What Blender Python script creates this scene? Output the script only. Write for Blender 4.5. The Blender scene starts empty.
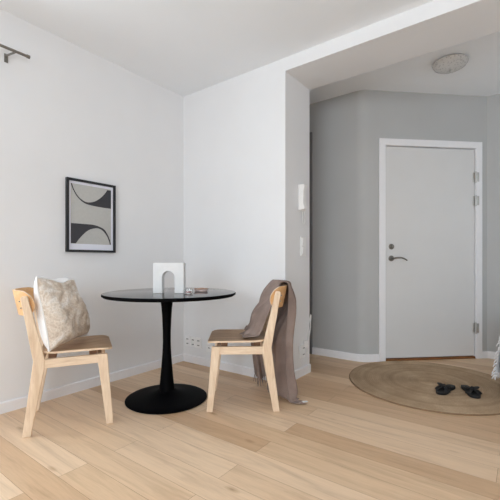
import bpy, bmesh, math, random
from mathutils import Vector, Matrix
random.seed(7)
S = bpy.context.scene
COL = S.collection
PI = math.pi
R = math.radians

# ------------------------------------------------------------------ materials
def lin(c):
    return tuple((x/255/12.92 if x/255 <= .04045 else ((x/255+.055)/1.055)**2.4) for x in c) + (1.0,)

class NT:
    def __init__(s, name):
        s.m = bpy.data.materials.new(name); s.m.use_nodes = True
        s.t = s.m.node_tree; s.t.nodes.clear()
        s.out = s.n('ShaderNodeOutputMaterial')
        s.b = s.n('ShaderNodeBsdfPrincipled')
        s.l(s.b.outputs['BSDF'], s.out.inputs['Surface'])
    def n(s, typ, **kw):
        nd = s.t.nodes.new(typ)
        for k, v in kw.items():
            setattr(nd, k, v)
        return nd
    def l(s, a, b): s.t.links.new(a, b)
    def coord(s, scale=(1, 1, 1), rot=(0, 0, 0), which='Object'):
        tc = s.n('ShaderNodeTexCoord'); mp = s.n('ShaderNodeMapping')
        mp.inputs['Scale'].default_value = scale; mp.inputs['Rotation'].default_value = rot
        s.l(tc.outputs[which], mp.inputs['Vector'])
        return mp.outputs['Vector']
    def noise(s, vec, scale, detail=4, rough=.5, dist=0):
        nd = s.n('ShaderNodeTexNoise')
        nd.inputs['Scale'].default_value = scale; nd.inputs['Detail'].default_value = detail
        nd.inputs['Roughness'].default_value = rough; nd.inputs['Distortion'].default_value = dist
        if vec is not None: s.l(vec, nd.inputs['Vector'])
        return nd
    def ramp(s, fac, stops):
        r = s.n('ShaderNodeValToRGB'); cr = r.color_ramp
        while len(cr.elements) < len(stops): cr.elements.new(.5)
        for e, (p, c) in zip(cr.elements, stops):
            e.position = p; e.color = c
        s.l(fac, r.inputs['Fac']); return r.outputs['Color']
    def mix(s, a, b, fac, mode='MIX'):
        m = s.n('ShaderNodeMix', data_type='RGBA', blend_type=mode)
        for sock, v in ((m.inputs[6], a), (m.inputs[7], b), (m.inputs[0], fac)):
            if hasattr(v, 'links'): s.l(v, sock)
            else: sock.default_value = v
        return m.outputs[2]
    def bump(s, h, strength=.2, dist=.002):
        b = s.n('ShaderNodeBump'); b.inputs['Strength'].default_value = strength
        b.inputs['Distance'].default_value = dist
        s.l(h, b.inputs['Height']); s.l(b.outputs['Normal'], s.b.inputs['Normal'])
    def set(s, color=None, rough=None, metal=None, spec=None):
        if color is not None:
            if hasattr(color, 'links'): s.l(color, s.b.inputs['Base Color'])
            else: s.b.inputs['Base Color'].default_value = color
        if rough is not None: s.b.inputs['Roughness'].default_value = rough
        if metal is not None: s.b.inputs['Metallic'].default_value = metal
        if spec is not None: s.b.inputs['Specular IOR Level'].default_value = spec
        return s

def plain(name, c, rough=.5, metal=0, var=.04, nscale=30, bump=0, bscale=200, spec=.5):
    t = NT(name); v = t.coord()
    nd = t.noise(v, nscale, 3)
    a = lin(c); lo = tuple(x*(1-var) for x in a[:3])+(1,); hi = tuple(min(1, x*(1+var)) for x in a[:3])+(1,)
    t.set(t.ramp(nd.outputs['Fac'], [(.3, lo), (.7, hi)]), rough, metal, spec)
    if bump:
        t.bump(t.noise(v, bscale, 4).outputs['Fac'], bump, .001)
    return t.m

def wood(name, dark, light, scale, rough=.5, pores=.25):
    t = NT(name); v = t.coord(scale)
    a = t.noise(v, 3.2, 6, .6, .6); b = t.noise(v, 14, 4, .6)
    c = t.ramp(a.outputs['Fac'], [(.3, lin(dark)), (.68, lin(light))])
    c = t.mix(c, t.ramp(b.outputs['Fac'], [(.35, (.7, .6, .5, 1)), (.55, (1, 1, 1, 1))]), pores, 'MULTIPLY')
    t.set(c, rough, 0, .35); t.bump(b.outputs['Fac'], .08, .0008)
    return t.m

M = {}
M['wall'] = plain('white_wall_paint', (230, 231, 233), .75, var=.012, nscale=3, bump=.05, bscale=120, spec=.25)
M['ceil'] = plain('white_ceiling_paint', (239, 243, 247), .8, var=.01, nscale=2, bump=.04, bscale=90, spec=.2)
M['grey'] = plain('grey_wall_paint', (183, 184, 184), .75, var=.02, nscale=3, bump=.05, bscale=120, spec=.25)
M['greydark'] = plain('dark_grey_panel_paint', (120, 120, 121), .6, var=.02, nscale=3)
M['trim'] = plain('white_gloss_trim', (236, 236, 239), .4, var=.01)
M['door'] = plain('door_paint', (216, 216, 216), .45, var=.012, nscale=4)
M['plastic'] = plain('white_plastic', (238, 238, 238), .35, var=.01)
M['hole'] = plain('socket_dark_hole', (70, 70, 72), .6)
M['steel'] = plain('brushed_steel', (200, 199, 196), .45, .7, .06, 80)
M['darksteel'] = plain('dark_nickel', (140, 136, 130), .4, .9, .08, 80)
M['brownwood'] = wood('threshold_oak', (110, 70, 38), (150, 100, 58), (2, 22, 22), .5)
M['black'] = plain('matte_black_metal', (5, 5, 7), .6, 0, .08, 60, .04, 260, spec=.05)
M['pictureframe'] = plain('black_frame_wood', (26, 27, 31), .45, 0, .1, 40)
M['mat'] = plain('white_print_paper', (226, 228, 238), .7, 0, .01)
M['print'] = plain('beige_print_ink', (186, 186, 183), .7, 0, .03, 60)
M['ink'] = plain('charcoal_print_ink', (58, 58, 63), .7, 0, .05, 60)
M['legwood'] = wood('pale_ash_legs', (212, 184, 154), (240, 219, 194), (14, 14, 1.6), .5, .2)
M['railwood'] = wood('pale_ash_rails', (212, 184, 154), (240, 219, 194), (1.6, 14, 14), .5, .2)
M['seatwood'] = wood('ash_veneer_seat', (168, 133, 102), (200, 166, 132), (1.6, 16, 16), .5, .35)
M['backwood'] = wood('ash_veneer_back', (206, 158, 106), (228, 184, 134), (14, 1.6, 14), .5, .25)
M['spacer'] = plain('brown_seat_spacer', (112, 76, 48), .6)
M['arch'] = plain('white_plaster_sculpture', (222, 222, 222), .8, 0, .02, 30, .12, 160)
M['pinkdish'] = plain('pink_marble', (234, 214, 210), .35, 0, .15, 45)
M['brass'] = plain('aged_brass_rim', (176, 140, 118), .4, .4, .1, 50)
M['wax'] = plain('rose_candle_wax', (190, 150, 148), .5)
M['sandal'] = plain('black_leather', (13, 11, 12), .6, 0, .1, 60, .2, 300)
M['sandalsole'] = plain('black_sandal_sole', (16, 14, 14), .7, 0, .1, 60)
M['ottoman'] = plain('grey_upholstery', (120, 120, 124), .9, 0, .1, 200, .4, 600)
M['cord'] = plain('white_cord', (232, 232, 232), .4)
M['winframe'] = plain('white_window_frame', (238, 238, 240), .4)

# glossy black table top
t = NT('gloss_black_tabletop'); v = t.coord()
t.set(lin((24, 25, 27)), .16, 0, .85)
nz = t.noise(v, 40, 3)
mr = t.n('ShaderNodeMapRange'); mr.inputs['To Min'].default_value = .06; mr.inputs['To Max'].default_value = .10
t.l(nz.outputs['Fac'], mr.inputs['Value']); t.l(mr.outputs['Result'], t.b.inputs['Roughness'])
M['tabletop'] = t.m

# oak floor
t = NT('oak_plank_floor'); v = t.coord()
br = t.n('ShaderNodeTexBrick'); br.offset = .37; br.offset_frequency = 2; br.squash = 1
br.inputs['Color1'].default_value = (0, 0, 0, 1); br.inputs['Color2'].default_value = (1, 1, 1, 1)
br.inputs['Mortar'].default_value = (.5, .5, .5, 1)
br.inputs['Scale'].default_value = 1; br.inputs['Mortar Size'].default_value = .0009
br.inputs['Mortar Smooth'].default_value = .3
br.inputs['Brick Width'].default_value = 1.55; br.inputs['Row Height'].default_value = .138
t.l(v, br.inputs['Vector'])
sep = t.n('ShaderNodeSeparateColor'); t.l(br.outputs['Color'], sep.inputs['Color'])
off = t.n('ShaderNodeVectorMath', operation='SCALE'); off.inputs[0].default_value = (13, 7, 19)
t.l(sep.outputs['Red'], off.inputs['Scale'])
ad = t.n('ShaderNodeVectorMath', operation='ADD'); t.l(v, ad.inputs[0]); t.l(off.outputs['Vector'], ad.inputs[1])
mp = t.n('ShaderNodeMapping'); mp.inputs['Scale'].default_value = (.8, 9, 9); t.l(ad.outputs['Vector'], mp.inputs['Vector'])
g1 = t.noise(mp.outputs['Vector'], 2.2, 6, .62, .8)
mp2 = t.n('ShaderNodeMapping'); mp2.inputs['Scale'].default_value = (4, 90, 90); t.l(ad.outputs['Vector'], mp2.inputs['Vector'])
g2 = t.noise(mp2.outputs['Vector'], 2.0, 3, .6)
base = t.ramp(sep.outputs['Red'], [(0, lin((207, 172, 137))), (.45, lin((224, 193, 159))), (1, lin((235, 208, 178)))])
gr = t.ramp(g1.outputs['Fac'], [(.28, (.74, .70, .66, 1)), (.5, (.96, .95, .94, 1)), (.75, (1.06, 1.06, 1.06, 1))])
c = t.mix(base, gr, .8, 'MULTIPLY')
c = t.mix(c, t.ramp(g2.outputs['Fac'], [(.3, (.80, .77, .74, 1)), (.6, (1, 1, 1, 1))]), .35, 'MULTIPLY')
# knots
mp3 = t.n('ShaderNodeMapping'); mp3.inputs['Scale'].default_value = (1.7, 4.2, 1); t.l(ad.outputs['Vector'], mp3.inputs['Vector'])
vo = t.n('ShaderNodeTexVoronoi'); vo.inputs['Scale'].default_value = 1.25; t.l(mp3.outputs['Vector'], vo.inputs['Vector'])
wob = t.noise(mp.outputs['Vector'], 9, 3)
kn = t.n('ShaderNodeMath', operation='MULTIPLY_ADD'); t.l(wob.outputs['Fac'], kn.inputs[0]); kn.inputs[1].default_value = .06
t.l(vo.outputs['Distance'], kn.inputs[2])
c = t.mix(c, t.ramp(kn.outputs['Value'], [(.035, (.36, .27, .2, 1)), (.06, (.66, .58, .5, 1)), (.13, (1, 1, 1, 1))]), .75, 'MULTIPLY')
c = t.mix(c, lin((150, 116, 86)), br.outputs['Fac'])
t.set(c, .42, 0, .35)
inv = t.n('ShaderNodeMath', operation='SUBTRACT'); inv.inputs[0].default_value = 1; t.l(br.outputs['Fac'], inv.inputs[1])
t.bump(inv.outputs['Value'], .25, .001)
M['floor'] = t.m

# jute
t = NT('braided_jute'); v = t.coord()
n1 = t.noise(v, 5, 3); n2 = t.noise(v, 150, 4, .7)
c = t.ramp(n1.outputs['Fac'], [(.3, lin((170, 147, 121))), (.7, lin((196, 173, 146)))])
c = t.mix(c, t.ramp(n2.outputs['Fac'], [(.3, (.55, .5, .45, 1)), (.65, (1.08, 1.06, 1.04, 1))]), .6, 'MULTIPLY')
sx = t.n('ShaderNodeVectorMath', operation='LENGTH'); t.l(v, sx.inputs[0])
w = t.n('ShaderNodeMath', operation='MULTIPLY'); w.inputs[1].default_value = 2*PI/.0155; t.l(sx.outputs['Value'], w.inputs[0])
sn = t.n('ShaderNodeMath', operation='COSINE'); t.l(w.outputs['Value'], sn.inputs[0])
rg = t.noise(None, 7, 2); l2 = t.n('ShaderNodeCombineXYZ'); 
w2 = t.n('ShaderNodeMath', operation='MULTIPLY'); w2.inputs[1].default_value = 3.1; t.l(sx.outputs['Value'], w2.inputs[0])
t.l(w2.outputs['Value'], l2.inputs['X']); t.l(l2.outputs['Vector'], rg.inputs['Vector'])
c = t.mix(c, t.ramp(rg.outputs['Fac'], [(.35, (.82, .80, .77, 1)), (.58, (1.04, 1.04, 1.04, 1))]), .9, 'MULTIPLY')
t.set(c, .95, 0, .1); t.bump(n2.outputs['Fac'], .6, .004)
M['jute'] = t.m
M['juteedge'] = plain('jute_edge_binding', (136, 110, 84), .95, 0, .2, 120, .5, 300)

# blanket
t = NT('taupe_wool'); v = t.coord()
n1 = t.noise(v, 9, 3); n2 = t.noise(v, 420, 3, .7)
c = t.ramp(n1.outputs['Fac'], [(.3, lin((136, 119, 112))), (.7, lin((156, 139, 131)))])
c = t.mix(c, t.ramp(n2.outputs['Fac'], [(.3, (.8, .8, .8, 1)), (.6, (1, 1, 1, 1))]), .6, 'MULTIPLY')
t.set(c, .95, 0, .1); t.bump(n2.outputs['Fac'], .5, .003)
M['blanket'] = t.m

# white throw
t = NT('white_woven_throw'); v = t.coord()
n2 = t.noise(v, 300, 3, .7)
t.set(t.ramp(n2.outputs['Fac'], [(.3, lin((205, 205, 207))), (.65, lin((238, 238, 240)))]), .95, 0, .1)
t.bump(n2.outputs['Fac'], .4, .003)
M['throw'] = t.m

# tufted cushion front / back
t = NT('tufted_cream_cushion'); v = t.coord()
n1 = t.noise(v, 10, 5, .6, 1.6); n2 = t.noise(v, 95, 4, .7)
wv = t.n('ShaderNodeTexVoronoi', feature='SMOOTH_F1'); wv.inputs['Scale'].default_value = 12; t.l(v, wv.inputs['Vector'])
c = t.ramp(n1.outputs['Fac'], [(.36, lin((208, 192, 176))), (.5, lin((228, 217, 204))), (.62, lin((242, 237, 231)))])
c = t.mix(c, t.ramp(n2.outputs['Fac'], [(.33, (.66, .62, .58, 1)), (.56, (1, 1, 1, 1))]), .7, 'MULTIPLY')
t.set(c, .95, 0, .1)
h = t.n('ShaderNodeMath', operation='MULTIPLY_ADD'); t.l(n2.outputs['Fac'], h.inputs[0]); h.inputs[1].default_value = .5
t.l(n1.outputs['Fac'], h.inputs[2])
t.bump(h.outputs['Value'], .7, .012)
M['tuft'] = t.m
M['cotton'] = plain('white_cotton', (240, 240, 240), .9, 0, .02, 60, .2, 300)

# glass
t = NT('clear_glass')
t.set((.95, .96, .96, 1), .02); t.b.inputs['Transmission Weight'].default_value = 1; t.b.inputs['IOR'].default_value = 1.45
M['glass'] = t.m
# patterned lamp glass (unlit)
t = NT('leaf_pattern_lamp_glass'); v = t.coord()
vo = t.n('ShaderNodeTexVoronoi'); vo.inputs['Scale'].default_value = 60; t.l(v, vo.inputs['Vector'])
t.set(t.ramp(vo.outputs['Distance'], [(.22, lin((176, 176, 176))), (.42, lin((206, 206, 205)))]), .25, 0, .5)
M['lampglass'] = t.m
# window pane
m = bpy.data.materials.new('window_pane_glass'); m.use_nodes = True; nt = m.node_tree; nt.nodes.clear()
o = nt.nodes.new('ShaderNodeOutputMaterial'); mx = nt.nodes.new('ShaderNodeMixShader'); mx.inputs[0].default_value = .06
a = nt.nodes.new('ShaderNodeBsdfTransparent'); g = nt.nodes.new('ShaderNodeBsdfGlossy'); g.inputs['Roughness'].default_value = .02
nt.links.new(a.outputs[0], mx.inputs[1]); nt.links.new(g.outputs[0], mx.inputs[2]); nt.links.new(mx.outputs[0], o.inputs[0])
M['pane'] = m

# ------------------------------------------------------------------ mesh helpers
def box(bm, x0, x1, y0, y1, z0, z1, bev=0, seg=2, mat=None):
    vs = [bm.verts.new((x, y, z)) for z in (z0, z1) for (x, y) in ((x0, y0), (x1, y0), (x1, y1), (x0, y1))]
    fs = [(0, 3, 2, 1), (4, 5, 6, 7), (0, 1, 5, 4), (1, 2, 6, 5), (2, 3, 7, 6), (3, 0, 4, 7)]
    faces = [bm.faces.new([vs[i] for i in f]) for f in fs]
    if bev:
        es = list({e for f in faces for e in f.edges})
        bmesh.ops.bevel(bm, geom=es, offset=bev, segments=seg, affect='EDGES', profile=.5)
    if mat is not None:
        bmesh.ops.transform(bm, matrix=mat, verts=vs)
    return vs

def prism(bm, pts, axis, a, b, bev=0, seg=2):
    """closed 2D polygon extruded along axis; pts are the two other coordinates in xyz order"""
    def P(p, d):
        if axis == 'x': return (d, p[0], p[1])
        if axis == 'y': return (p[0], d, p[1])
        return (p[0], p[1], d)
    v0 = [bm.verts.new(P(p, a)) for p in pts]; v1 = [bm.verts.new(P(p, b)) for p in pts]
    n = len(pts); fs = [bm.faces.new(v0), bm.faces.new(v1[::-1])]
    for i in range(n):
        j = (i+1) % n
        fs.append(bm.faces.new((v0[i], v1[i], v1[j], v0[j])))
    bmesh.ops.recalc_face_normals(bm, faces=fs)
    if bev:
        es = list({e for f in fs for e in f.edges})
        bmesh.ops.bevel(bm, geom=es, offset=bev, segments=seg, affect='EDGES', profile=.5)

def lathe(bm, prof, n=48, c=(0, 0, 0)):
    rings = []
    for r, z in prof:
        if r < 1e-6: rings.append([bm.verts.new((c[0], c[1], c[2]+z))])
        else: rings.append([bm.verts.new((c[0]+r*math.cos(2*PI*i/n), c[1]+r*math.sin(2*PI*i/n), c[2]+z)) for i in range(n)])
    for A, B in zip(rings, rings[1:]):
        for i in range(n):
            j = (i+1) % n
            if len(A) == 1 and len(B) == 1: continue
            if len(A) == 1: bm.faces.new((A[0], B[i], B[j]))
            elif len(B) == 1: bm.faces.new((A[i], B[0], A[j]))
            else: bm.faces.new((A[i], B[i], B[j], A[j]))
    bmesh.ops.recalc_face_normals(bm, faces=bm.faces[:])

def catmull(pts, n):
    P = [Vector(p) for p in pts]; P = [2*P[0]-P[1]] + P + [2*P[-1]-P[-2]]
    out = []; m = len(P)-3
    for k in range(n+1):
        u = k/n*m; i = min(int(u), m-1); f = u-i
        a, b, c, d = P[i:i+4]
        out.append(.5*((2*b)+(c-a)*f+(2*a-5*b+4*c-d)*f*f+(3*b-a-3*c+d)*f**3))
    return out

def tube(bm, pts, r, n=10, r1=None):
    pts = [Vector(p) for p in pts]; rings = []; N = len(pts)
    up = None
    for i, p in enumerate(pts):
        d = (pts[min(i+1, N-1)]-pts[max(i-1, 0)]).normalized()
        if up is None:
            up = d.cross(Vector((.3, .2, .93)))
            if up.length < .1: up = d.cross(Vector((1, 0, 0)))
        up = (up - d*up.dot(d)).normalized(); w = d.cross(up)
        rr = r if r1 is None else r+(r1-r)*i/(N-1)
        rings.append([bm.verts.new(p+rr*(math.cos(2*PI*k/n)*up+math.sin(2*PI*k/n)*w)) for k in range(n)])
    fs = []
    for A, B in zip(rings, rings[1:]):
        for k in range(n):
            fs.append(bm.faces.new((A[k], A[(k+1) % n], B[(k+1) % n], B[k])))
    fs.append(bm.faces.new(rings[0][::-1])); fs.append(bm.faces.new(rings[-1]))
    bmesh.ops.recalc_face_normals(bm, faces=fs)

def obj(name, bm, mat, parent=None, smooth=False, loc=None, rotz=0, subsurf=0, solid=0, angle=35):
    me = bpy.data.meshes.new(name)
    bm.normal_update(); bm.to_mesh(me); bm.free()
    for m_ in (mat if isinstance(mat, list) else [mat]): me.materials.append(m_)
    o = bpy.data.objects.new(name, me); COL.objects.link(o)
    if smooth:
        for p in me.polygons: p.use_smooth = True
        if smooth == 'auto':
            me.set_sharp_from_angle(angle=R(angle))
    if solid:
        s = o.modifiers.new('solid', 'SOLIDIFY'); s.thickness = solid; s.offset = 0
    if subsurf:
        s = o.modifiers.new('sub', 'SUBSURF'); s.levels = subsurf; s.render_levels = subsurf
    if parent: o.parent = parent
    if loc: o.location = loc
    if rotz: o.rotation_euler = (0, 0, rotz)
    return o

def tag(o, label, cat, group=None):
    o['label'] = label; o['category'] = cat
    if group: o['group'] = group
    return o

def thing(name, label, cat, loc=(0, 0, 0), rotz=0, group=None):
    o = bpy.data.objects.new(name, None); COL.objects.link(o); o.empty_display_size = .1
    o.location = loc; o.rotation_euler = (0, 0, rotz)
    return tag(o, label, cat, group)

def struct(name, bm, mat, parent=None, smooth=False):
    o = obj(name, bm, mat, parent, smooth)
    if not parent: o['kind'] = 'structure'
    return o
B = bmesh.new

# ------------------------------------------------------------------ room shell
HC = 2.53           # room ceiling
HH = 2.575          # hall ceiling
XP = 1.137          # jamb face
PD = .40            # depth of the pillar wall
P0 = Vector((1.391, .973)); P1 = Vector((2.326, 1.852))
XR, YR = 4.7, -6.2  # far right / rear walls
XH = 3.75           # hall right side

b = B(); box(b, -.3, XR+.3, YR-.3, 2.3, -.12, 0); struct('floor', b, M['floor'])
b = B(); box(b, -.3, XR+.3, YR-.3, .05, HC, HC+.14); struct('ceiling', b, M['ceil'])
b = B(); box(b, -.3, XR+.3, PD-.05, 2.3, HH, HH+.14); struct('ceiling_hall', b, M['ceil'])
# back wall: pillar + header in one L shape
b = B()
prism(b, [(-.2, 0), (XP, 0), (XP, 2.428), (XH, 2.428), (XH, 0), (XR+.2, 0), (XR+.2, HH+.05), (-.2, HH+.05)], 'y', 0, PD)
struct('wall_back', b, M['wall'])
# left wall with the window beside the photographer
WY0, WY1, WZ0, WZ1 = -3.45, -1.85, .55, 2.15
b = B()
box(b, -.25, 0, WY1, .1, 0, HC+.05); box(b, -.25, 0, YR-.2, WY0, 0, HC+.05)
box(b, -.25, 0, WY0, WY1, 0, WZ0); box(b, -.25, 0, WY0, WY1, WZ1, HC+.05)
struct('wall_left', b, M['wall'])
# rear wall with a big window
RX0, RX1, RZ0, RZ1 = 2.0, 4.55, .35, 2.25
b = B()
box(b, -.2, RX0, YR-.25, YR, 0, HC+.05); box(b, RX1, XR+.2, YR-.25, YR, 0, HC+.05)
box(b, RX0, RX1, YR-.25, YR, 0, RZ0); box(b, RX0, RX1, YR-.25, YR, RZ1, HC+.05)
struct('wall_rear', b, M['wall'])
b = B(); box(b, XR, XR+.2, YR-.2, .1, 0, HC+.05); struct('wall_right', b, M['wall'])

def window(name, horizontal, a0, a1, z0, z1, depth):
    b = B(); w = .06
    def bx(s0, s1, q0, q1, t=.07):
        if horizontal: box(b, s0, s1, depth-t, depth, q0, q1, .004)
        else: box(b, depth-t, depth, s0, s1, q0, q1, .004)
    bx(a0, a0+w, z0, z1); bx(a1-w, a1, z0, z1); bx(a0+w, a1-w, z0, z0+w); bx(a0+w, a1-w, z1-w, z1)
    mid = (a0+a1)/2; bx(mid-.035, mid+.035, z0+w, z1-w)
    f = struct(name, b, M['winframe'])
    for q0, q1 in ((a0+w, mid-.035), (mid+.035, a1-w)):
        b = B()
        if horizontal: box(b, q0, q1, depth-.045, depth-.04, z0+w, z1-w)
        else: box(b, depth-.045, depth-.04, q0, q1, z0+w, z1-w)
        obj('pane', b, M['pane'], f)
    b = B()
    if horizontal: box(b, a0-.04, a1+.04, depth, YR+.12, z0-.03, z0, .005)
    else: box(b, depth, .05, a0-.03, a1+.03, z0-.03, z0, .005)
    obj('window_sill', b, M['winframe'], f)
window('window_1', False, WY0, WY1, WZ0, WZ1, -.12)
window('window_2', True, RX0, RX1, RZ0, RZ1, YR-.12)

# hall walls
ANG = math.atan2((P1-P0).y, (P1-P0).x); CR = .16; CT = CR*math.tan(ANG/2)
ARC = [(P0.x-CT+CR*math.sin(ANG*k/12), P0.y+CR*(1-math.cos(ANG*k/12))) for k in range(13)]
b = B()
run = [(-.05, P0.y)]+ARC+[(ARC[-1][0]-.106, ARC[-1][1]+.106), (-.05, P0.y+.16)]
prism(b, run, 'z', 0, HH+.03)
o = struct('wall_hall_left', b, M['grey'], None, 'auto')
b = B(); box(b, -.2, -.05, PD, P0.y+.15, 0, HH+.03); struct('wall_hall_end', b, M['grey'])
b = B(); box(b, P1.x, XH+.2, P1.y, P1.y+.15, 0, HH+.03); struct('wall_hall_right', b, M['grey'])
b = B()
box(b, XH, XH+.2, PD, .7, 0, HH+.03); box(b, XH, XH+.2, 1.6, P1.y+.15, 0, HH+.03)
box(b, XH, XH+.2, .7, 1.6, 0, .95); box(b, XH, XH+.2, .7, 1.6, 2.15, HH+.03); struct('wall_hall_side', b, M['grey'])
b = B()
for q in ((.7, .76, .95, 2.15), (1.54, 1.6, .95, 2.15), (.76, 1.54, .95, 1.01), (.76, 1.54, 2.09, 2.15)): box(b, XH+.08, XH+.15, *q, .004)
f = struct('added_window_3', b, M['winframe'])  # invented unseen window, added to let extra light into the hall
b = B(); box(b, XH+.11, XH+.115, .76, 1.54, 1.01, 2.09); obj('pane', b, M['pane'], f)
# diagonal door wall in its own frame: x along the wall, y into the wall
dv = (P1-P0); LW = dv.length; ANG = math.atan2(dv.y, dv.x)
DM = Matrix.Translation((P0.x, P0.y, 0)) @ Matrix.Rotation(ANG, 4, 'Z')
def along(px):       # distance along the door wall of an image column
    r = (px-250)/368.6
    d = Vector((.8015*r-.598, .598*r+.8015)); c = Vector((2.626, -2.453)); n = Vector((-dv.y, dv.x))
    k = (P0-c).dot(n)/d.dot(n)
    return ((c+d*k)-P0).dot(dv)/LW
F0, F1 = along(378.6), along(481.2)
FW = .064
DH = 2.055
b = B()
prism(b, [(CT, 0), (F0+FW-.012, 0), (F0+FW-.012, DH+.012), (F1-FW+.012, DH+.012), (F1-FW+.012, 0), (LW+.02, 0), (LW+.02, HH+.03), (CT, HH+.03)], 'y', 0, .15)
bmesh.ops.transform(b, matrix=DM, verts=b.verts[:]); struct('wall_door', b, M['grey'])

D = bpy.data.objects.new('door_1', None); COL.objects.link(D); D.location = (P0.x, P0.y, 0); D.rotation_euler = (0, 0, ANG); D['kind'] = 'structure'
b = B()
o_ = .018
prism(b, [(F0, 0), (F0, DH+FW), (F1, DH+FW), (F1, 0), (F1-FW, 0), (F1-FW, DH), (F0+FW, DH), (F0+FW, 0)], 'y', -o_, 0, .004)
prism(b, [(F0+FW-.012, 0), (F0+FW-.012, DH+.012), (F1-FW+.012, DH+.012), (F1-FW+.012, 0), (F1-FW, 0), (F1-FW, DH), (F0+FW, DH), (F0+FW, 0)], 'y', 0, .15)
obj('door_frame', b, M['trim'], D)
b = B(); box(b, F0+FW+.006, F1-FW-.004, .004, .05, .026, DH-.007, .004); leaf = obj('door_leaf', b, M['door'], D)
b = B(); box(b, F0+FW, F1-FW, -.006, .15, 0, .02, .004); obj('threshold', b, M['brownwood'], D)
hx = along(391.3)
def oncircle(bm, x, z, r, y0, y1, n=24):
    vs = [[bm.verts.new((x+r_*math.cos(2*PI*i/n), y, z+r_*math.sin(2*PI*i/n))) for i in range(n)] for y, r_ in ((y0, r), (y1+.003, r), (y1, r*.86))]
    for A, C in zip(vs, vs[1:]):
        for i in range(n): bm.faces.new((A[i], A[(i+1) % n], C[(i+1) % n], C[i]))
    bm.faces.new(vs[0]); bm.faces.new(vs[-1]); bmesh.ops.recalc_face_normals(bm, faces=bm.faces[:])
b = B(); oncircle(b, hx, .98, .027, .006, -.006); tube(b, [(hx, 0, .98), (hx, -.05, .98)], .009, 12)
tube(b, catmull([(hx, -.046, .98), (hx+.03, -.052, .985), (hx+.075, -.05, .986), (hx+.115, -.047, .972), (hx+.135, -.044, .960)], 14), .009, 10, .006)
obj('door_handle', b, M['darksteel'], D, 'auto')
b = B(); oncircle(b, hx, 1.092, .026, .006, -.008); box(b, hx-.005, hx+.005, -.024, -.006, 1.075, 1.109, .002)
obj('door_lock', b, M['darksteel'], D, 'auto')
for z in (1.775, 1.545, .3):
    b = B(); xh = F1-FW-.002
    tube(b, [(xh, -.012, z-.055), (xh, -.012, z+.055)], .009, 12)
    box(b, xh-.002, xh+.028, -.0215, -.017, z-.045, z+.045, .001); box(b, xh-.022, xh, -.001, .006, z-.045, z+.045, .001)
    obj('hinge', b, M['steel'], D, 'auto')
# thin dark grey panel set flat at the far left end of the hall
b = B(); box(b, .05, .874, P0.y-.02, P0.y, 0, 2.28, .004); s = struct('dark_panel', b, M['greydark'])

# baseboards
bh, bt = .07, .013
def baseboard(name, runs, mat=M['trim']):
    b = B()
    for (x0, y0), (x1, y1), side in runs:      # side = +1: board lies to the left of the run
        d = Vector((x1-x0, y1-y0)); L = d.length; m = Matrix.Translation((x0, y0, 0)) @ Matrix.Rotation(math.atan2(d.y, d.x), 4, 'Z')
        n0 = len(b.verts)
        pts = [(0, 0), (bt*side, 0), (bt*side, bh-.006), (bt*side*.55, bh), (0, bh)]
        prism(b, pts, 'x', 0, L)
        b.verts.ensure_lookup_table()
        bmesh.ops.transform(b, matrix=m, verts=b.verts[n0:])
    return struct(name, b, mat)
baseboard('baseboard_left', [((0, YR), (0, 0), -1)])
baseboard('baseboard_back', [((0, 0), (XP, 0), -1), ((XP, -bt), (XP, PD), -1)])
pa = P0+dv.normalized()*F0; pb = P0+dv.normalized()*F1
baseboard('baseboard_hall', [((.874, P0.y), ARC[0], -1)]+[(a_, c_, -1) for a_, c_ in zip(ARC[::2], ARC[2::2])]+[(ARC[-1], (pa.x, pa.y), -1), ((pb.x, pb.y), (P1.x, P1.y), -1), ((P1.x, P1.y), (XH, P1.y), -1)])
baseboard('baseboard_right', [((XR, YR), (XR, 0), 1)])

# ------------------------------------------------------------------ wall fittings
# curtain rod on the left wall
t_ = thing('curtain_rod', 'thin nickel curtain rod high on the left wall', 'curtain rod', (.085, -1.41, 2.257))
b = B(); tube(b, [(0, 0, 0), (0, -2.15, 0)], .0085, 14); obj('rod', b, M['darksteel'], t_, 'auto')
b = B(); tube(b, [(0, .004, 0), (0, -.014, 0)], .0115, 16); obj('finial', b, M['darksteel'], t_, 'auto')
for yy in (-.075, -2.0):
    b = B(); tube(b, catmull([(-.003, yy, -.002), (-.04, yy-.012, -.006), (-.078, yy-.025, -.010)], 8), .006, 10)
    box(b, -.0845, -.078, yy-.036, yy-.014, -.052, .002, .002)
    obj('bracket', b, M['darksteel'], t_, 'auto')

# picture
t_ = thing('framed_print', 'black framed abstract print with charcoal curves on the left wall', 'picture', (.001, -.941, 1.285))
W2, H2, fw = .195, .266, .017
b = B()
for (y0, y1, z0, z1) in ((-W2, -W2+fw, -H2, H2), (W2-fw, W2, -H2, H2), (-W2+fw, W2-fw, H2-fw, H2), (-W2+fw, W2-fw, -H2, -H2+fw)):
    box(b, 0, .024, y0, y1, z0, z1, .0015)
obj('picture_frame', b, M['pictureframe'], t_)
b = B(); box(b, .002, .010, -W2+fw, W2-fw, -H2+fw, H2-fw); obj('print_paper', b, M['mat'], t_)
pw, pz1, pz0 = .160, .230, -.205
b = B(); box(b, .010, .0105, -pw, pw, pz0, pz1); obj('print_field', b, M['print'], t_)
def shape(pts, x=.0112):
    b = B(); n = len(pts)
    prism(b, pts, 'x', .0105, x); return b
# upper shape: a thin arc from the top left swelling into the block at the right
def smoothpts(ps, k=6): return [(v_.x*.97, v_.y) for v_ in catmull([(p[0], p[1], 0) for p in ps], k*(len(ps)-1))]
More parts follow.
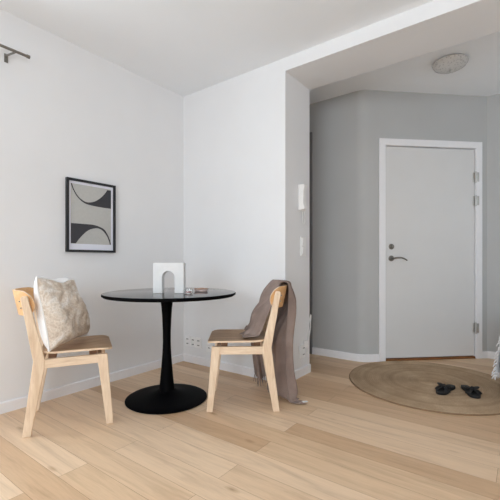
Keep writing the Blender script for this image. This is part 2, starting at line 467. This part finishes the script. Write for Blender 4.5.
# upper shape: a thin arc from the top left swelling into the block at the right
upc = smoothpts([(-.157, .228), (-.142, .19), (-.112, .145), (-.075, .117), (-.035, .106), (.02, .118), (.07, .15), (.11, .19), (.132, .222)])
low = smoothpts([(.165, .080), (.08, .081), (0, .086), (-.05, .094), (-.088, .113), (-.122, .143), (-.15, .188), (-.165, .228)])
obj('print_shape', shape(upc+[(.160, .222)]+low), M['ink'], t_)
# lower shape, the first one turned round
top = smoothpts([(-.165, -.058), (-.07, -.0575), (.023, -.0595), (.098, -.083), (.135, -.125), (.156, -.17), (.165, -.203)])
bot = smoothpts([(.155, -.203), (.147, -.175), (.125, -.132), (.09, -.096), (.05, -.082), (0, -.09), (-.043, -.112), (-.093, -.16), (-.127, -.203)])
obj('print_shape', shape(top+bot+[(-.160, -.203)]), M['ink'], t_)

# sockets on the back wall
def socket(name, label, x, z, w=.066, h=.095, outlets=2, group=None):
    t_ = thing(name, label, 'socket', (x, -.0005, z), 0, group)
    b = B(); box(b, -w/2, w/2, -.011, 0, -h/2, h/2, .003); obj('plate', b, M['plastic'], t_)
    for k in range(outlets):
        zz = (k-(outlets-1)/2)*.042
        b = B(); n = 20
        for (r, y) in ((.0,), ) if False else (): pass
        oncircle(b, 0, zz, .0165, -.0105, -.0125, 20); f = obj('outlet', b, M['plastic'], t_, 'auto')
        b = B()
        for dx in (-.007, .007): oncircle(b, dx, zz, .005, -.0115, -.0165, 10)
        obj('pin_hole', b, M['hole'], f)
    return t_
socket('wall_socket', 'white double socket nearest the room corner on the back wall', .068, .197, group='sockets on the back wall')
socket('wall_socket', 'white double socket in the middle of the three on the back wall', .140, .197, group='sockets on the back wall')
socket('wall_socket', 'white double socket, right one of the three close together', .212, .197, group='sockets on the back wall')
socket('wall_socket', 'single white socket set apart beside the right chair seat', .348, .172, .075, .08, 1, group='sockets on the back wall')

# jamb fittings: intercom, switch, socket with cord
JX = XP+.0005
t_ = thing('intercom_phone', 'white intercom handset mounted on the pillar side', 'intercom', (JX, .245, 1.475))
b = B(); box(b, 0, .028, -.046, .046, -.105, .105, .006); obj('intercom_base', b, M['plastic'], t_)
b = B()
prism(b, [(.024, -.10), (.050, -.10), (.056, -.085), (.046, -.05), (.046, .05), (.056, .085), (.050, .104), (.024, .104)], 'y', -.042, .006, .004)
obj('handset', b, M['plastic'], t_)
b = B(); tube(b, catmull([(.014, .03, -.10), (.014, .045, -.145), (.014, .05, -.19), (.012, .03, -.215), (.010, .012, -.19), (.012, .006, -.11)], 24), .0035, 8)
obj('handset_cord', b, M['cord'], t_, True)
t_ = thing('light_switch', 'white double rocker light switch on the pillar side below the intercom', 'light switch', (JX, .275, 1.075))
b = B(); box(b, 0, .010, -.042, .042, -.08, .08, .003); obj('plate', b, M['plastic'], t_)
for zz in (-.037, .037):
    b = B(); prism(b, [(.009, zz-.028), (.014, zz-.028), (.019, zz+.028), (.009, zz+.028)], 'y', -.027, .027, .0015); obj('rocker', b, M['plastic'], t_)
t_ = thing('pillar_socket', 'white double socket low on the pillar side with a cord', 'socket', (JX, .255, .205))
b = B(); box(b, 0, .011, -.045, .045, -.055, .055, .003); obj('plate', b, M['plastic'], t_)
for zz in (-.026, .026):
    b = B(); oncircle(b, 0, 0, .017, -.0105, -.013, 20)
    bmesh.ops.transform(b, matrix=Matrix.Translation((0, .015, zz)) @ Matrix.Rotation(R(90), 4, 'Z'), verts=b.verts[:]); f = obj('outlet', b, M['plastic'], t_, 'auto')
    b = B()
    for dx in (-.008, .008): oncircle(b, dx, 0, .004, -.0115, -.0165, 10)
    bmesh.ops.transform(b, matrix=Matrix.Translation((0, .015, zz)) @ Matrix.Rotation(R(90), 4, 'Z'), verts=b.verts[:]); obj('pin_hole', b, M['hole'], f)
t_ = thing('charger_cord', 'white charger with a looped cord hanging on the pillar edge', 'cord', (JX+.011, .287, .215))
b = B(); box(b, -.0095, .022, -.004, .034, .015, .075, .006); obj('charger', b, M['plastic'], t_)
b = B(); tube(b, catmull([(.008, .016, .07), (.010, .03, .13), (.012, .055, .20), (.014, .075, .255), (.014, .088, .28), (.012, .094, .25), (.012, .085, .21), (.012, .082, .16), (.010, .05, .06), (.006, .03, -.03), (.004, .02, -.075)], 40), .004, 8)
obj('cord', b, M['cord'], t_, True)
# hook on the hall wall just past the pillar
t_ = thing('wall_mounted_hook', 'small dark coat hook on the hall wall beside the pillar edge', 'hook', (.842, P0.y-.0205, 1.47))
b = B(); oncircle(b, 0, 0, .016, 0, -.006); obj('hook_plate', b, M['darksteel'], t_, 'auto')
b = B(); tube(b, catmull([(0, -.004, 0), (0, -.03, -.012), (0, -.045, -.002), (0, -.047, .012)], 10), .0055, 10); obj('hook_arm', b, M['darksteel'], t_, True)

# ceiling lamp in the hall
t_ = thing('ceiling_lamp', 'round unlit ceiling lamp with leaf patterned glass in the hall', 'ceiling lamp', (2.138, .917, HH-.001))
b = B(); lathe(b, [(0, 0), (.10, 0), (.10, -.016), (.0, -.016)], 40); obj('lamp_base', b, M['trim'], t_, 'auto')
b = B(); lathe(b, [(.128, -.010), (.131, -.016), (.129, -.023), (.116, -.042), (.09, -.056), (.055, -.066), (.02, -.069), (0, -.0695)], 48); 
lathe(b, [(.128, -.010), (.098, -.012)], 48); obj('lamp_glass', b, M['lampglass'], t_, 'auto')
b = B(); lathe(b, [(0, -.084), (.005, -.082), (.009, -.076), (.010, -.070), (.006, -.067), (0, -.066)], 20); obj('finial', b, M['steel'], t_, True)

# ------------------------------------------------------------------ table
t_ = thing('round_table', 'round black pedestal table with a glossy top', 'table', (.632, -.747, 0))
TZ = .738
tc = (.028*.8015, .028*.598, 0)
b = B(); lathe(b, [(0, TZ), (.440, TZ), (.4465, TZ-.001), (.450, TZ-.004), (.450, TZ-.016), (.438, TZ-.024), (.38, TZ-.027), (0, TZ-.027)], 128, tc)
for f in b.faces:
    if f.calc_center_median().z < TZ-.002: f.material_index = 1
obj('table_top', b, [M['tabletop'], M['black']], t_, 'auto', angle=25)
b = B(); lathe(b, [(0, 0), (.272, 0), (.277, .004), (.277, .009), (.268, .014), (.22, .021), (.16, .030), (.11, .041), (.075, .053), (.055, .064), (.0, .068)], 96); obj('base', b, M['black'], t_, 'auto', angle=60)
b = B(); lathe(b, [(0, .058), (.054, .058), (.0515, .075), (.0455, .13), (.0375, .22), (.0305, .31), (.027, .39), (.0275, .46), (.031, .55), (.0365, .63), (.0435, .69), (.0485, TZ-.026)], 64); obj('stem', b, M['black'], t_, 'auto', angle=60)

# arch sculpture, facing the camera
def camw(X, Dp): return (2.626+.8015*X-.598*Dp, -2.453+.598*X+.8015*Dp)
CAMZ = R(36.73)
ax, ay = camw(-.541, 2.475)
b = B()
w, h, iw, ih = .104, .203, .042, .148
pts = [(-w, 0), (-w, h), (w, h), (w, 0), (iw, 0), (iw, ih-iw)]
pts += [(iw*math.cos(R(a)), ih-iw+iw*math.sin(R(a))) for a in range(10, 180, 10)]
pts += [(-iw, ih-iw), (-iw, 0)]
prism(b, pts, 'y', -.027, .027, .003)
tag(obj('arch_sculpture', b, M['arch'], None, loc=(ax, ay, TZ+.0005), rotz=CAMZ-R(4)), 'white plaster arch sculpture standing on the black table', 'sculpture')
dx_, dy_ = camw(-.345, 2.60)
t_ = thing('trinket_dish', 'small pink and brass trinket dish on the black table top', 'dish', (dx_, dy_, TZ+.0005))
b = B(); lathe(b, [(0, 0), (.040, 0), (.047, .006), (.049, .016), (.0465, .0165), (.044, .010), (0, .008)], 40); obj('bowl', b, M['pinkdish'], t_, 'auto')
b = B(); lathe(b, [(.0465, .0165), (.049, .016), (.050, .0185), (.0485, .021), (.0465, .019), (.0465, .0165)], 40); obj('rim', b, M['brass'], t_, 'auto')
b = B(); lathe(b, [(0, .007), (.03, .008), (.028, .020), (.018, .026), (0, .027)], 24); obj('keepsake', b, M['brass'], t_, 'auto')
gx, gy = camw(-.403, 2.41)
t_ = thing('candle_glass', 'small clear glass candle holder right of the white arch', 'candle holder', (gx, gy, TZ+.0005))
b = B(); lathe(b, [(0, 0), (.024, 0), (.027, .004), (.0285, .032), (.0268, .032), (.0255, .008), (0, .007)], 32); obj('holder', b, M['glass'], t_, 'auto')
b = B(); lathe(b, [(0, .0075), (.019, .0075), (.019, .019), (0, .020)], 24); obj('candle', b, M['wax'], t_, 'auto')

# ------------------------------------------------------------------ chairs
def make_chair(label, loc, rotz):
    t_ = thing('dining_chair', label, 'chair', loc, rotz, 'pale wooden dining chairs')
    FY = .192; TH = .0155
    for s in (-1, 1):       # rear legs, each one piece up to the backrest
        b = B()
        pts = [(-.232, 0), (-.190, 0), (-.126, .36), (-.124, .415), (-.205, .755), (-.211, .762), (-.234, .760), (-.240, .752), (-.180, .405)]
        prism(b, pts, 'y', s*FY-TH, s*FY+TH, .004); obj('leg', b, M['legwood'], t_)
    for s in (-1, 1):
        b = B()
        pts = [(.192, 0), (.230, 0), (.198, .412), (.143, .412), (.147, .36)]
        prism(b, pts, 'y', s*FY-TH, s*FY+TH, .004); obj('leg', b, M['legwood'], t_)
        b = B(); prism(b, [(-.150, .362), (.165, .362), (.165, .411), (-.150, .411)], 'y', s*FY-.012, s*FY+.012, .003)
        obj('side_rail', b, M['railwood'], t_)
    for x in (-.152, .158):
        b = B(); box(b, x-.011, x+.011, -FY+TH, FY-TH, .368, .411, .002); obj('cross_rail', b, M['railwood'], t_)
    for x in (-.09, .12):
        b = B(); box(b, x-.02, x+.02, -.17, .17, .405, .4355, .002); obj('seat_support', b, M['spacer'], t_)
    # seat: curved ply sheet with rounded corners
    b = B(); nx, ny = 22, 26; x0, x1, hw = -.148, .226, .205
    def seat_pt(i, j):
        u = i/nx; v_ = j/ny*2-1
        x = x0+(x1-x0)*u
        w_ = hw*(.94+.06*u)
        r = .045; e = 1.0
        for xe, sg in ((x0, 1), (x1, -1)):
            dd = (x-xe)*sg
            if dd < r: e = min(e, (w_-r+math.sqrt(max(0, r*r-(r-dd)**2)))/w_)
        y = w_*e*v_
        z = .448 - .010*math.cos(y/hw*PI/2)**1.2*math.sin(PI*min(1, max(0, u*1.05))) - .008*max(0, (u-.82)/.18)**2 + .010*max(0, (.25-u)/.25)**2
        return x, y, z
    T, Bt = {}, {}
    for i in range(nx+1):
        for j in range(ny+1):
            x, y, z = seat_pt(i, j); T[i, j] = b.verts.new((x, y, z)); Bt[i, j] = b.verts.new((x, y, z-.011))
    for i in range(nx):
        for j in range(ny):
            b.faces.new((T[i, j], T[i+1, j], T[i+1, j+1], T[i, j+1])); b.faces.new((Bt[i, j], Bt[i, j+1], Bt[i+1, j+1], Bt[i+1, j]))
    ring = [(i, 0) for i in range(nx)]+[(nx, j) for j in range(ny)]+[(i, ny) for i in range(nx, 0, -1)]+[(0, j) for j in range(ny, 0, -1)]
    edge = []
    for k in range(len(ring)):
        a_, c_ = ring[k], ring[(k+1) % len(ring)]
        f = b.faces.new((T[a_], Bt[a_], Bt[c_], T[c_])); f.material_index = 1
    bmesh.ops.recalc_face_normals(b, faces=b.faces[:])
    obj('seat', b, [M['seatwood'], M['railwood']], t_, 'auto', angle=50)
    # backrest: bent ply hoop with round ends
    b = B(); na, nh = 48, 12; A = .184; XC = -.283; DX = .122; hz0 = .070; zc = .720; th = .0065
    amax = R(84)
    G = [[], []]
    def plan(a_): return Vector((XC+DX*(1-math.cos(a_)), A*math.sin(a_)))
    arc = [0]; N = 400
    for k in range(N): arc.append(arc[-1]+(plan(-amax+2*amax*(k+1)/N)-plan(-amax+2*amax*k/N)).length)
    for i in range(na+1):
        a_ = -amax*math.cos(PI*i/na); p = plan(a_); tn = Vector((DX*math.sin(a_), A*math.cos(a_))).normalized(); nn = Vector((-tn.y, tn.x))
        sl = arc[min(N, int((a_+amax)/(2*amax)*N))]; sl = min(sl, arc[-1]-sl); rr = .071
        hz = hz0*math.sqrt(max(.0, 1-(1-min(sl, rr)/rr)**2)); hz = max(hz, .006)
        for q, sg in ((0, 1), (1, -1)):
            row = []
            for j in range(nh+1):
                dz = hz*(j/nh*2-1); lean = -.21*dz
                row.append(b.verts.new((p.x+nn.x*th*sg+lean, p.y+nn.y*th*sg, zc+dz)))
            G[q].append(row)
    for i in range(na):
        for j in range(nh):
            b.faces.new((G[0][i][j], G[0][i+1][j], G[0][i+1][j+1], G[0][i][j+1])); b.faces.new((G[1][i][j], G[1][i][j+1], G[1][i+1][j+1], G[1][i+1][j]))
        for j in (0, nh):
            f = b.faces.new((G[0][i][j], G[1][i][j], G[1][i+1][j], G[0][i+1][j])); f.material_index = 1
    for i in (0, na):
        for j in range(nh):
            f = b.faces.new((G[0][i][j], G[0][i][j+1], G[1][i][j+1], G[1][i][j])); f.material_index = 1
    bmesh.ops.recalc_face_normals(b, faces=b.faces[:])
    br_ = obj('backrest', b, [M['backwood'], M['railwood']], t_, 'auto', angle=50)
    for s in (-1, 1):
        for z in (.70, .735):
            b = B(); n = 12; oncircle(b, 0, 0, .004, .002, -.002, n)
            if s > 0: bmesh.ops.rotate(b, verts=b.verts[:], cent=(0, 0, 0), matrix=Matrix.Rotation(PI, 3, 'Z'))
            bmesh.ops.translate(b, verts=b.verts[:], vec=(-.180-.205*(z-.415)+.002, s*(FY+TH), z))
            obj('screw', b, M['darksteel'], t_)
    return t_
def head(fx, fd):     # heading of a direction given as (right, forward) of the camera
    return math.atan2(.598*fx+.8015*fd, .8015*fx-.598*fd)
c1x, c1y = camw(-1.098, 2.262)
A1 = head(.95, .3125)+R(6)
make_chair('pale wooden chair left of the table holding the cream cushion', (c1x, c1y, 0), A1)
c2x, c2y = camw(-.049, 2.532)
A2 = head(-.9995, -.025)
make_chair('pale wooden chair right of the table draped with a taupe blanket', (c2x, c2y, 0), A2)

# cushion
cu = thing('cushion', 'cream tufted cushion leaning on the seat of the left chair', 'cushion', (0, 0, 0))
def slump(u, v_, y, z):
    k = max(0, v_)*max(0, u)
    return y-.045*k, z-.04*k
def cushion(side):
    b = B(); n = 40; V = {}
    for i in range(n+1):
        for j in range(n+1):
            u = i/n*2-1; v_ = j/n*2-1
            k = (1-u**4)*(1-v_**4)
            edge = (1-abs(u)**2.2)*(1-abs(v_)**2.2)
            pin = 1-.09*(1-abs(u)**2)*abs(v_)**3
            y = .195*u*(1-.10*(1-v_*v_)*abs(u)**2)
            z = .205*v_*(1-.07*(1-u*u)*abs(v_)**2)
            bul = max(0, edge)**.45
            x = side*.095*bul*(1-.30*v_)
            if side < 0: z += .095*bul*max(0, v_)
            else: z -= .02*bul*max(0, -v_)
            x += .05*max(0, v_-.3)**2
            if v_ > 0:            # karate-chop dip between the upper corners
                z -= .035*math.exp(-(u/.45)**2)*v_**2
            x += .012*math.sin(5*u+3*v_)*k*(.6 if side > 0 else .2)
            if side > 0: x += .006*math.sin(17*u+4*math.sin(9*v_))*math.sin(13*v_+2)*k
            y, z = slump(u, v_, y, z)
            V[i, j] = b.verts.new((x, y, z))
    for i in range(n):
        for j in range(n):
            b.faces.new((V[i, j], V[i+1, j], V[i+1, j+1], V[i, j+1]) if side > 0 else (V[i, j], V[i, j+1], V[i+1, j+1], V[i+1, j]))
    return b
cp = camw(-1.135, 2.225)
An = head(.99, -.10)
CM = Matrix.Translation((cp[0], cp[1], .664)) @ Matrix.Rotation(An, 4, 'Z') @ Matrix.Rotation(R(-12), 4, 'Y') @ Matrix.Rotation(R(2), 4, 'X')
cu.matrix_world = CM
obj('cushion_front', cushion(1), M['tuft'], cu, True)
obj('cushion_back', cushion(-1), M['cotton'], cu, True)
b = B()
pr = []
n = 40
def rim(u, v_):
    z = .205*v_*(1-.07*(1-u*u)*abs(v_)**2); y = .195*u*(1-.10*(1-v_*v_)*abs(u)**2)
    if v_ > 0: z -= .035*math.exp(-(u/.45)**2)*v_**2
    y, z = slump(u, v_, y, z)
    return (.05*max(0, v_-.3)**2, y, z)
loop = [rim(-1+2*i/n, -1) for i in range(n)]+[rim(1, -1+2*i/n) for i in range(n)]+[rim(1-2*i/n, 1) for i in range(n)]+[rim(-1, 1-2*i/n) for i in range(n+1)]
tube(b, loop, .006, 8); obj('piping', b, M['cotton'], cu, True)

# taupe blanket over the right chair (built in the chair's own frame: x forward, y left = away from the camera)
def noise1(t_, s): return math.sin(t_*1.0+s)+.5*math.sin(t_*2.3+1.7*s)+.25*math.sin(t_*5.1+.6*s)
BM = Matrix.Translation((c2x, c2y, 0)) @ Matrix.Rotation(A2, 4, 'Z')
# chair frame: camera side is +y or -y? (left of heading)
def toward_cam():
    v_ = BM.inverted() @ Vector((2.626, -2.453, .5)); return 1 if v_.y > 0 else -1
SG = toward_cam()       # sign of the camera side
bl = thing('throw_blanket', 'taupe fringed blanket hanging over the right chair down to the floor', 'blanket', (0, 0, 0))
bl.matrix_world = BM
b = B(); NS, NT_ = 88, 58
def board_x(y):
    a_ = math.asin(max(-.98, min(.98, y/.184))); return -.283+.122*(1-math.cos(a_))
def blanket_pt(si, ti):
    s = si/NS; t = ti/NT_
    q = t*.31-.12               # distance from the centre line, growing away from the camera
    e = max(0, q-.19)           # what hangs over the far side
    yb = min(q, .19)
    xb = board_x(max(-.13, min(yb, .165)))
    far = max(0, min(1, (q+.1)/.3))
    ph = q*78
    ee = min(1, e/.12)
    n2 = noise1(ph*1.1, 2.2); pl = abs(math.sin(q*36+.9))**.7
    pts = [(.020-.05*far-.07*ee+.014*noise1(q*40, 1), .4605, -.176), (-.008-.02*far-.08*ee, .464+.014*abs(noise1(q*26, 2)), -.178), (-.048-.08*ee, .490+.014*noise1(q*30, 3), -.165),
           (-.098+.018*n2, .60, -.125), (xb+.070+.013*noise1(ph, 5), .72, -.10), (xb+.012, .802, -.085), (xb-.018, .815, -.08), (xb-.050, .790, -.078),
           (xb-.045-.022*(1+math.sin(ph*.8)), .64, -.075), (-.300+.13*far-.02*noise1(ph*.8, .6)-.045*pl+.02, .42, -.07),
           (-.305+.16*far-.02*noise1(ph*.8, 1.1)-.06*pl+.03, .22, -.07), (-.322+.17*far-.025*noise1(ph*.8, 1.3)-.065*pl+.035, .07, -.08), (-.345+.17*far-.03*noise1(ph, 1.2), .018, -.09), (-.378+.17*far, .010, -.105)]
    cl = max(0, min(1, (-.045-q)/.07))       # the near edge sinks back onto the seat beside the post
    tuck = [(.0, .461, -.168), (-.05, .468, -.168), (-.105, .480+.01*math.sin(q*160), -.160), (-.150, .575, -.135), (xb+.040, .72, -.10)]
    for k_ in range(5):
        pts[k_] = tuple(a0*(1-cl)+b0*cl for a0, b0 in zip(pts[k_], tuck[k_]))
    m = len(pts)-1
    u = s*m; i = min(int(u), m-1); f = u-i
    P = [pts[max(0, min(m, k))] for k in (i-1, i, i+1, i+2)]
    r = []
    for c_ in range(3):
        a0, a1, a2, a3 = (p[c_] for p in P)
        r.append(.5*(2*a1+(a2-a0)*f+(2*a0-5*a1+4*a2-a3)*f*f+(3*a1-a0-3*a2+a3)*f**3))
    x, z, ynear = r
    # lateral position: near edge follows ynear, the rest gathers towards the far side
    tt = (yb+.12)/.31
    y = ynear+(.163-ynear)*tt
    if u > 7.6: x = min(x, -.190-.012*math.sin(q*90))
    return Vector((x, -SG*y, max(z, .010)))
V = {}
for i in range(NS+1):
    for j in range(NT_+1): V[i, j] = b.verts.new(blanket_pt(i, j))
for i in range(NS):
    for j in range(NT_): b.faces.new((V[i, j], V[i+1, j], V[i+1, j+1], V[i, j+1]))
obj('blanket_cloth', b, M['blanket'], bl, True, solid=.005, subsurf=1)
for j in range(0, NT_+1, 2):
    p = blanket_pt(NS, j)
    if p.z > .2: continue
    q = p+Vector((-.03-random.random()*.025, random.uniform(-.02, .02), -.002)); q.z = .007
    mid = (p+q)/2+Vector((0, random.uniform(-.01, .01), .004))
    b = B(); tube(b, catmull([p, mid, q], 6), .0042, 6, .0028); obj('fringe_tassel', b, M['blanket'], bl, True)
# the corner that slides off the far side of the seat and hangs down
b = B(); V = {}; nf, nl = 26, 40
def fold_pt(i, j):
    v_ = i/nf; k = j/nl*4; a_ = min(int(k), 3); f = k-a_
    path = [(.09, .470, -.125, -.035), (.205, .466, -.118, -.035), (.232, .445, -.122, -.045), (.236, .25, -.185, -.072), (.240, .075, -.230, -.092)]
    y, z, xa, xc = (path[a_][c_]*(1-f)+path[a_+1][c_]*f for c_ in range(4))
    g = max(0, (k-2)/2)
    return Vector((xa+(xc-xa)*v_, -SG*(y+.002+g*.022*(1+math.sin(v_*15))), z+.02*g*math.sin(v_*7)))
for i in range(nf+1):
    for j in range(nl+1): V[i, j] = b.verts.new(fold_pt(i, j))
for i in range(nf):
    for j in range(nl): b.faces.new((V[i, j], V[i+1, j], V[i+1, j+1], V[i, j+1]))
obj('blanket_fold', b, M['blanket'], bl, True, solid=.005, subsurf=1)
for i in range(0, nf+1, 2):
    p = fold_pt(i, nl)
    q = p+Vector((random.uniform(-.010, .010), random.uniform(-.010, .010), -.05)); q.z = max(q.z, .008)
    b = B(); tube(b, catmull([p, (p+q)/2, q], 5), .004, 6, .0026); obj('fringe_tassel', b, M['blanket'], bl, True)
p = blanket_pt(NS, 4)
b = B(); box(b, -.025, .012, -.012, .012, 0, .0015, mat=Matrix.Translation(p+Vector((-.03, 0, .006))) @ Matrix.Rotation(R(12), 4, 'Z'))
o = obj('care_label', b, M['cotton'], bl); o['label'] = 'small white care label'

# ------------------------------------------------------------------ rug and sandals
rx, ry, rr = 2.034, .698, .62
b = B(); prof = []
pitch = .0155; K = int(.608/pitch)
prof.append((0, .012))
for k in range(K):
    r0 = k*pitch
    for q, hgt in ((.2, .0115), (.5, .0128), (.8, .0115), (1.0, .0092)): prof.append((r0+pitch*q, hgt))
n = 160
lathe(b, prof+[(K*pitch+.001, .0085), (K*pitch+.001, .0005), (0, .0005)], n)
rug = tag(obj('round_rug', b, M['jute'], None, True, loc=(rx, ry, 0)), 'large round braided jute rug on the floor before the door', 'rug')
b = B(); r0 = K*pitch
lathe(b, [(r0, .001), (r0+.007, .001), (r0+.009, .005), (r0+.006, .0095), (r0+.002, .0095), (r0, .006), (r0, .001)], n)
obj('edge_binding', b, M['juteedge'], rug, True)

def make_sandal(label, heel, toe, mirror):
    heel = Vector(heel); toe = Vector(toe); d = toe-heel
    t_ = thing('sandal', label, 'sandal', (heel.x, heel.y, .0135), math.atan2(d.y, d.x), 'black sandals on the rug')
    t_.scale = (.93, .93, 1); s = mirror
    def outline(k):     # x from heel to toe, y left
        ctl = [(0, 0), (.008, .024), (.045, .033), (.10, .030), (.15, .036), (.195, .044), (.235, .034), (.255, .008), (.252, -.012), (.23, -.032), (.19, -.040), (.14, -.033), (.09, -.028), (.045, -.032), (.008, -.024), (0, 0)]
        return [(p.x, p.y*s) for p in catmull([(x, y, 0) for x, y in ctl], 60)][:-1]
    b = B(); prism(b, outline(0), 'z', 0, .020, .003); obj('sole', b, M['sandalsole'], t_, 'auto')
    def strap(p0, p1, hgt, w0):
        b = B(); N = 18; rows = []
        p0 = Vector(p0); p1 = Vector(p1); dirn = (p1-p0); perp = Vector((-dirn.y, dirn.x, 0)).normalized()
        for i in range(N+1):
            u = i/N; c_ = p0+dirn*u; z = .016+hgt*math.sin(PI*u)**.7
            rows.append([b.verts.new((c_.x+perp.x*k, c_.y+perp.y*k, z)) for k in (-w0, -w0/3, w0/3, w0)])
        for A_, C_ in zip(rows, rows[1:]):
            for k in range(3): b.faces.new((A_[k], A_[k+1], C_[k+1], C_[k]))
        obj('strap', b, M['sandal'], t_, True, solid=.004)
    strap((.115, .036*s, 0), (.205, -.042*s, 0), .026, .020)
    strap((.205, .046*s, 0), (.115, -.036*s, 0), .028, .020)
    b = B()
    for sg in (-1, 1):      # bow on the crossing of the straps
        cen = Vector((.155, sg*.026, .046)); vs = []
        m_ = Matrix.Translation(cen) @ Matrix.Rotation(sg*.25, 4, 'X') @ Matrix.Diagonal((.022, .028, .008, 1))
        bmesh.ops.create_uvsphere(b, u_segments=14, v_segments=8, radius=1, matrix=m_)
    bmesh.ops.create_uvsphere(b, u_segments=12, v_segments=8, radius=.011, matrix=Matrix.Translation((.155, 0, .046)))
    obj('bow', b, M['sandal'], t_, True)
h1 = camw(1.508, 2.745); t1 = camw(1.318, 2.585)
make_sandal('left black sandal on the round jute rug', h1, t1, 1)
h2 = camw(1.592, 2.745); t2 = camw(1.547, 2.49)
make_sandal('right black sandal, toe pointing into the room on the rug', h2, t2, -1)

# ------------------------------------------------------------------ ottoman with white throw, cut by the right edge of the photo
ot = thing('ottoman', 'grey upholstered ottoman at the right edge under a white throw', 'ottoman', (2.812, .86, .0135))
b = B(); box(b, -.29, .29, -.27, .27, .06, .455, .035, 4); obj('body', b, M['ottoman'], ot, 'auto')
for sx_ in (-1, 1):
    for sy_ in (-1, 1):
        b = B(); box(b, sx_*.22-.02, sx_*.22+.02, sy_*.20-.02, sy_*.20+.02, 0, .065, .004); obj('leg', b, M['legwood'], ot)
b = B(); n1_, n2_ = 44, 26; V = {}
def throw_pt(i, j):
    u = i/n1_; v_ = j/n2_; y = -.235+.40*v_
    pts = [(.18, .464), (-.05, .464), (-.2, .466), (-.272, .467), (-.309, .436), (-.322, .36), (-.335, .27), (-.343, .20), (-.345, .15)]
    m = len(pts)-1; k = u*m; a_ = min(int(k), m-1); f = k-a_
    x = pts[a_][0]*(1-f)+pts[a_+1][0]*f; z = pts[a_][1]*(1-f)+pts[a_+1][1]*f
    hang = max(0, (u-.45)/.55)
    x += -.012*hang*math.sin(v_*23)+.004*hang*math.sin(v_*51)
    return Vector((x, y+.012*math.sin(u*9), z+(.004*abs(math.sin(u*14+v_*9)) if u < .4 else 0)))
for i in range(n1_+1):
    for j in range(n2_+1): V[i, j] = b.verts.new(throw_pt(i, j))
for i in range(n1_):
    for j in range(n2_): b.faces.new((V[i, j], V[i, j+1], V[i+1, j+1], V[i+1, j]))
th_ = thing('white_throw', 'white fringed throw hanging off the ottoman at the right edge', 'throw', (2.812, .86, .0135))
obj('throw_cloth', b, M['throw'], th_, True, solid=.006, subsurf=1)
for i in range(18, n1_+1, 2):
    for j in (0,):
        p = throw_pt(i, j); q = p+Vector((random.uniform(-.03, .0), -.022, -.028)); b = B(); tube(b, [p, (p+q)/2+Vector((-.004, 0, .004)), q], .0045, 6, .003); obj('fringe_tassel', b, M['throw'], th_, True)
for j in range(0, n2_+1):
    p = throw_pt(n1_, j); q = p+Vector((random.uniform(-.01, .006), random.uniform(-.008, .008), -.04)); b = B(); tube(b, [p, (p+q)/2, q], .0042, 6, .003); obj('fringe_tassel', b, M['throw'], th_, True)

# ------------------------------------------------------------------ light and camera
def area(name, loc, rot, sx_, sy_, power, col):
    l = bpy.data.lights.new(name, 'AREA'); l.shape = 'RECTANGLE'; l.size = sx_; l.size_y = sy_; l.energy = power; l.color = col
    o = bpy.data.objects.new(name, l); COL.objects.link(o); o.location = loc; o.rotation_euler = rot
    return o
area('daylight_or_fill', (-.3, (WY0+WY1)/2, (WZ0+WZ1)/2), (0, R(-90), 0), WZ1-WZ0, WY1-WY0, 82, (.822, .925, 1))
area('daylight_or_fill', ((RX0+RX1)/2, YR-.3, (RZ0+RZ1)/2), (R(90), 0, 0), RX1-RX0, RZ1-RZ0, 235, (.822, .925, 1))
area('daylight_or_fill', (XH+.3, 1.15, 1.55), (0, R(90), 0), 1.2, .9, 6, (.822, .925, 1))  # added fill lamp outside the invented window, brightens the hall
w = bpy.data.worlds.new('sky'); S.world = w; w.use_nodes = True
w.node_tree.nodes['Background'].inputs[0].default_value = (.86, .92, 1, 1); w.node_tree.nodes['Background'].inputs[1].default_value = 1.0

cam = bpy.data.cameras.new('camera'); co = bpy.data.objects.new('camera', cam); COL.objects.link(co)
cam.sensor_width = 36; cam.lens = 368.6/500*36; cam.shift_y = 11.5/500; cam.clip_start = .05
co.location = (2.626, -2.453, .95); co.rotation_euler = (R(90), 0, CAMZ)
S.camera = co
S.view_settings.view_transform = 'Standard'; S.view_settings.look = 'None'; S.view_settings.gamma = 1
S.view_settings.use_curve_mapping = False
S.view_settings.exposure = -0.55
S.cycles.use_denoising = True
S.cycles.max_bounces = 14; S.cycles.diffuse_bounces = 10; S.cycles.glossy_bounces = 6; S.cycles.transmission_bounces = 8
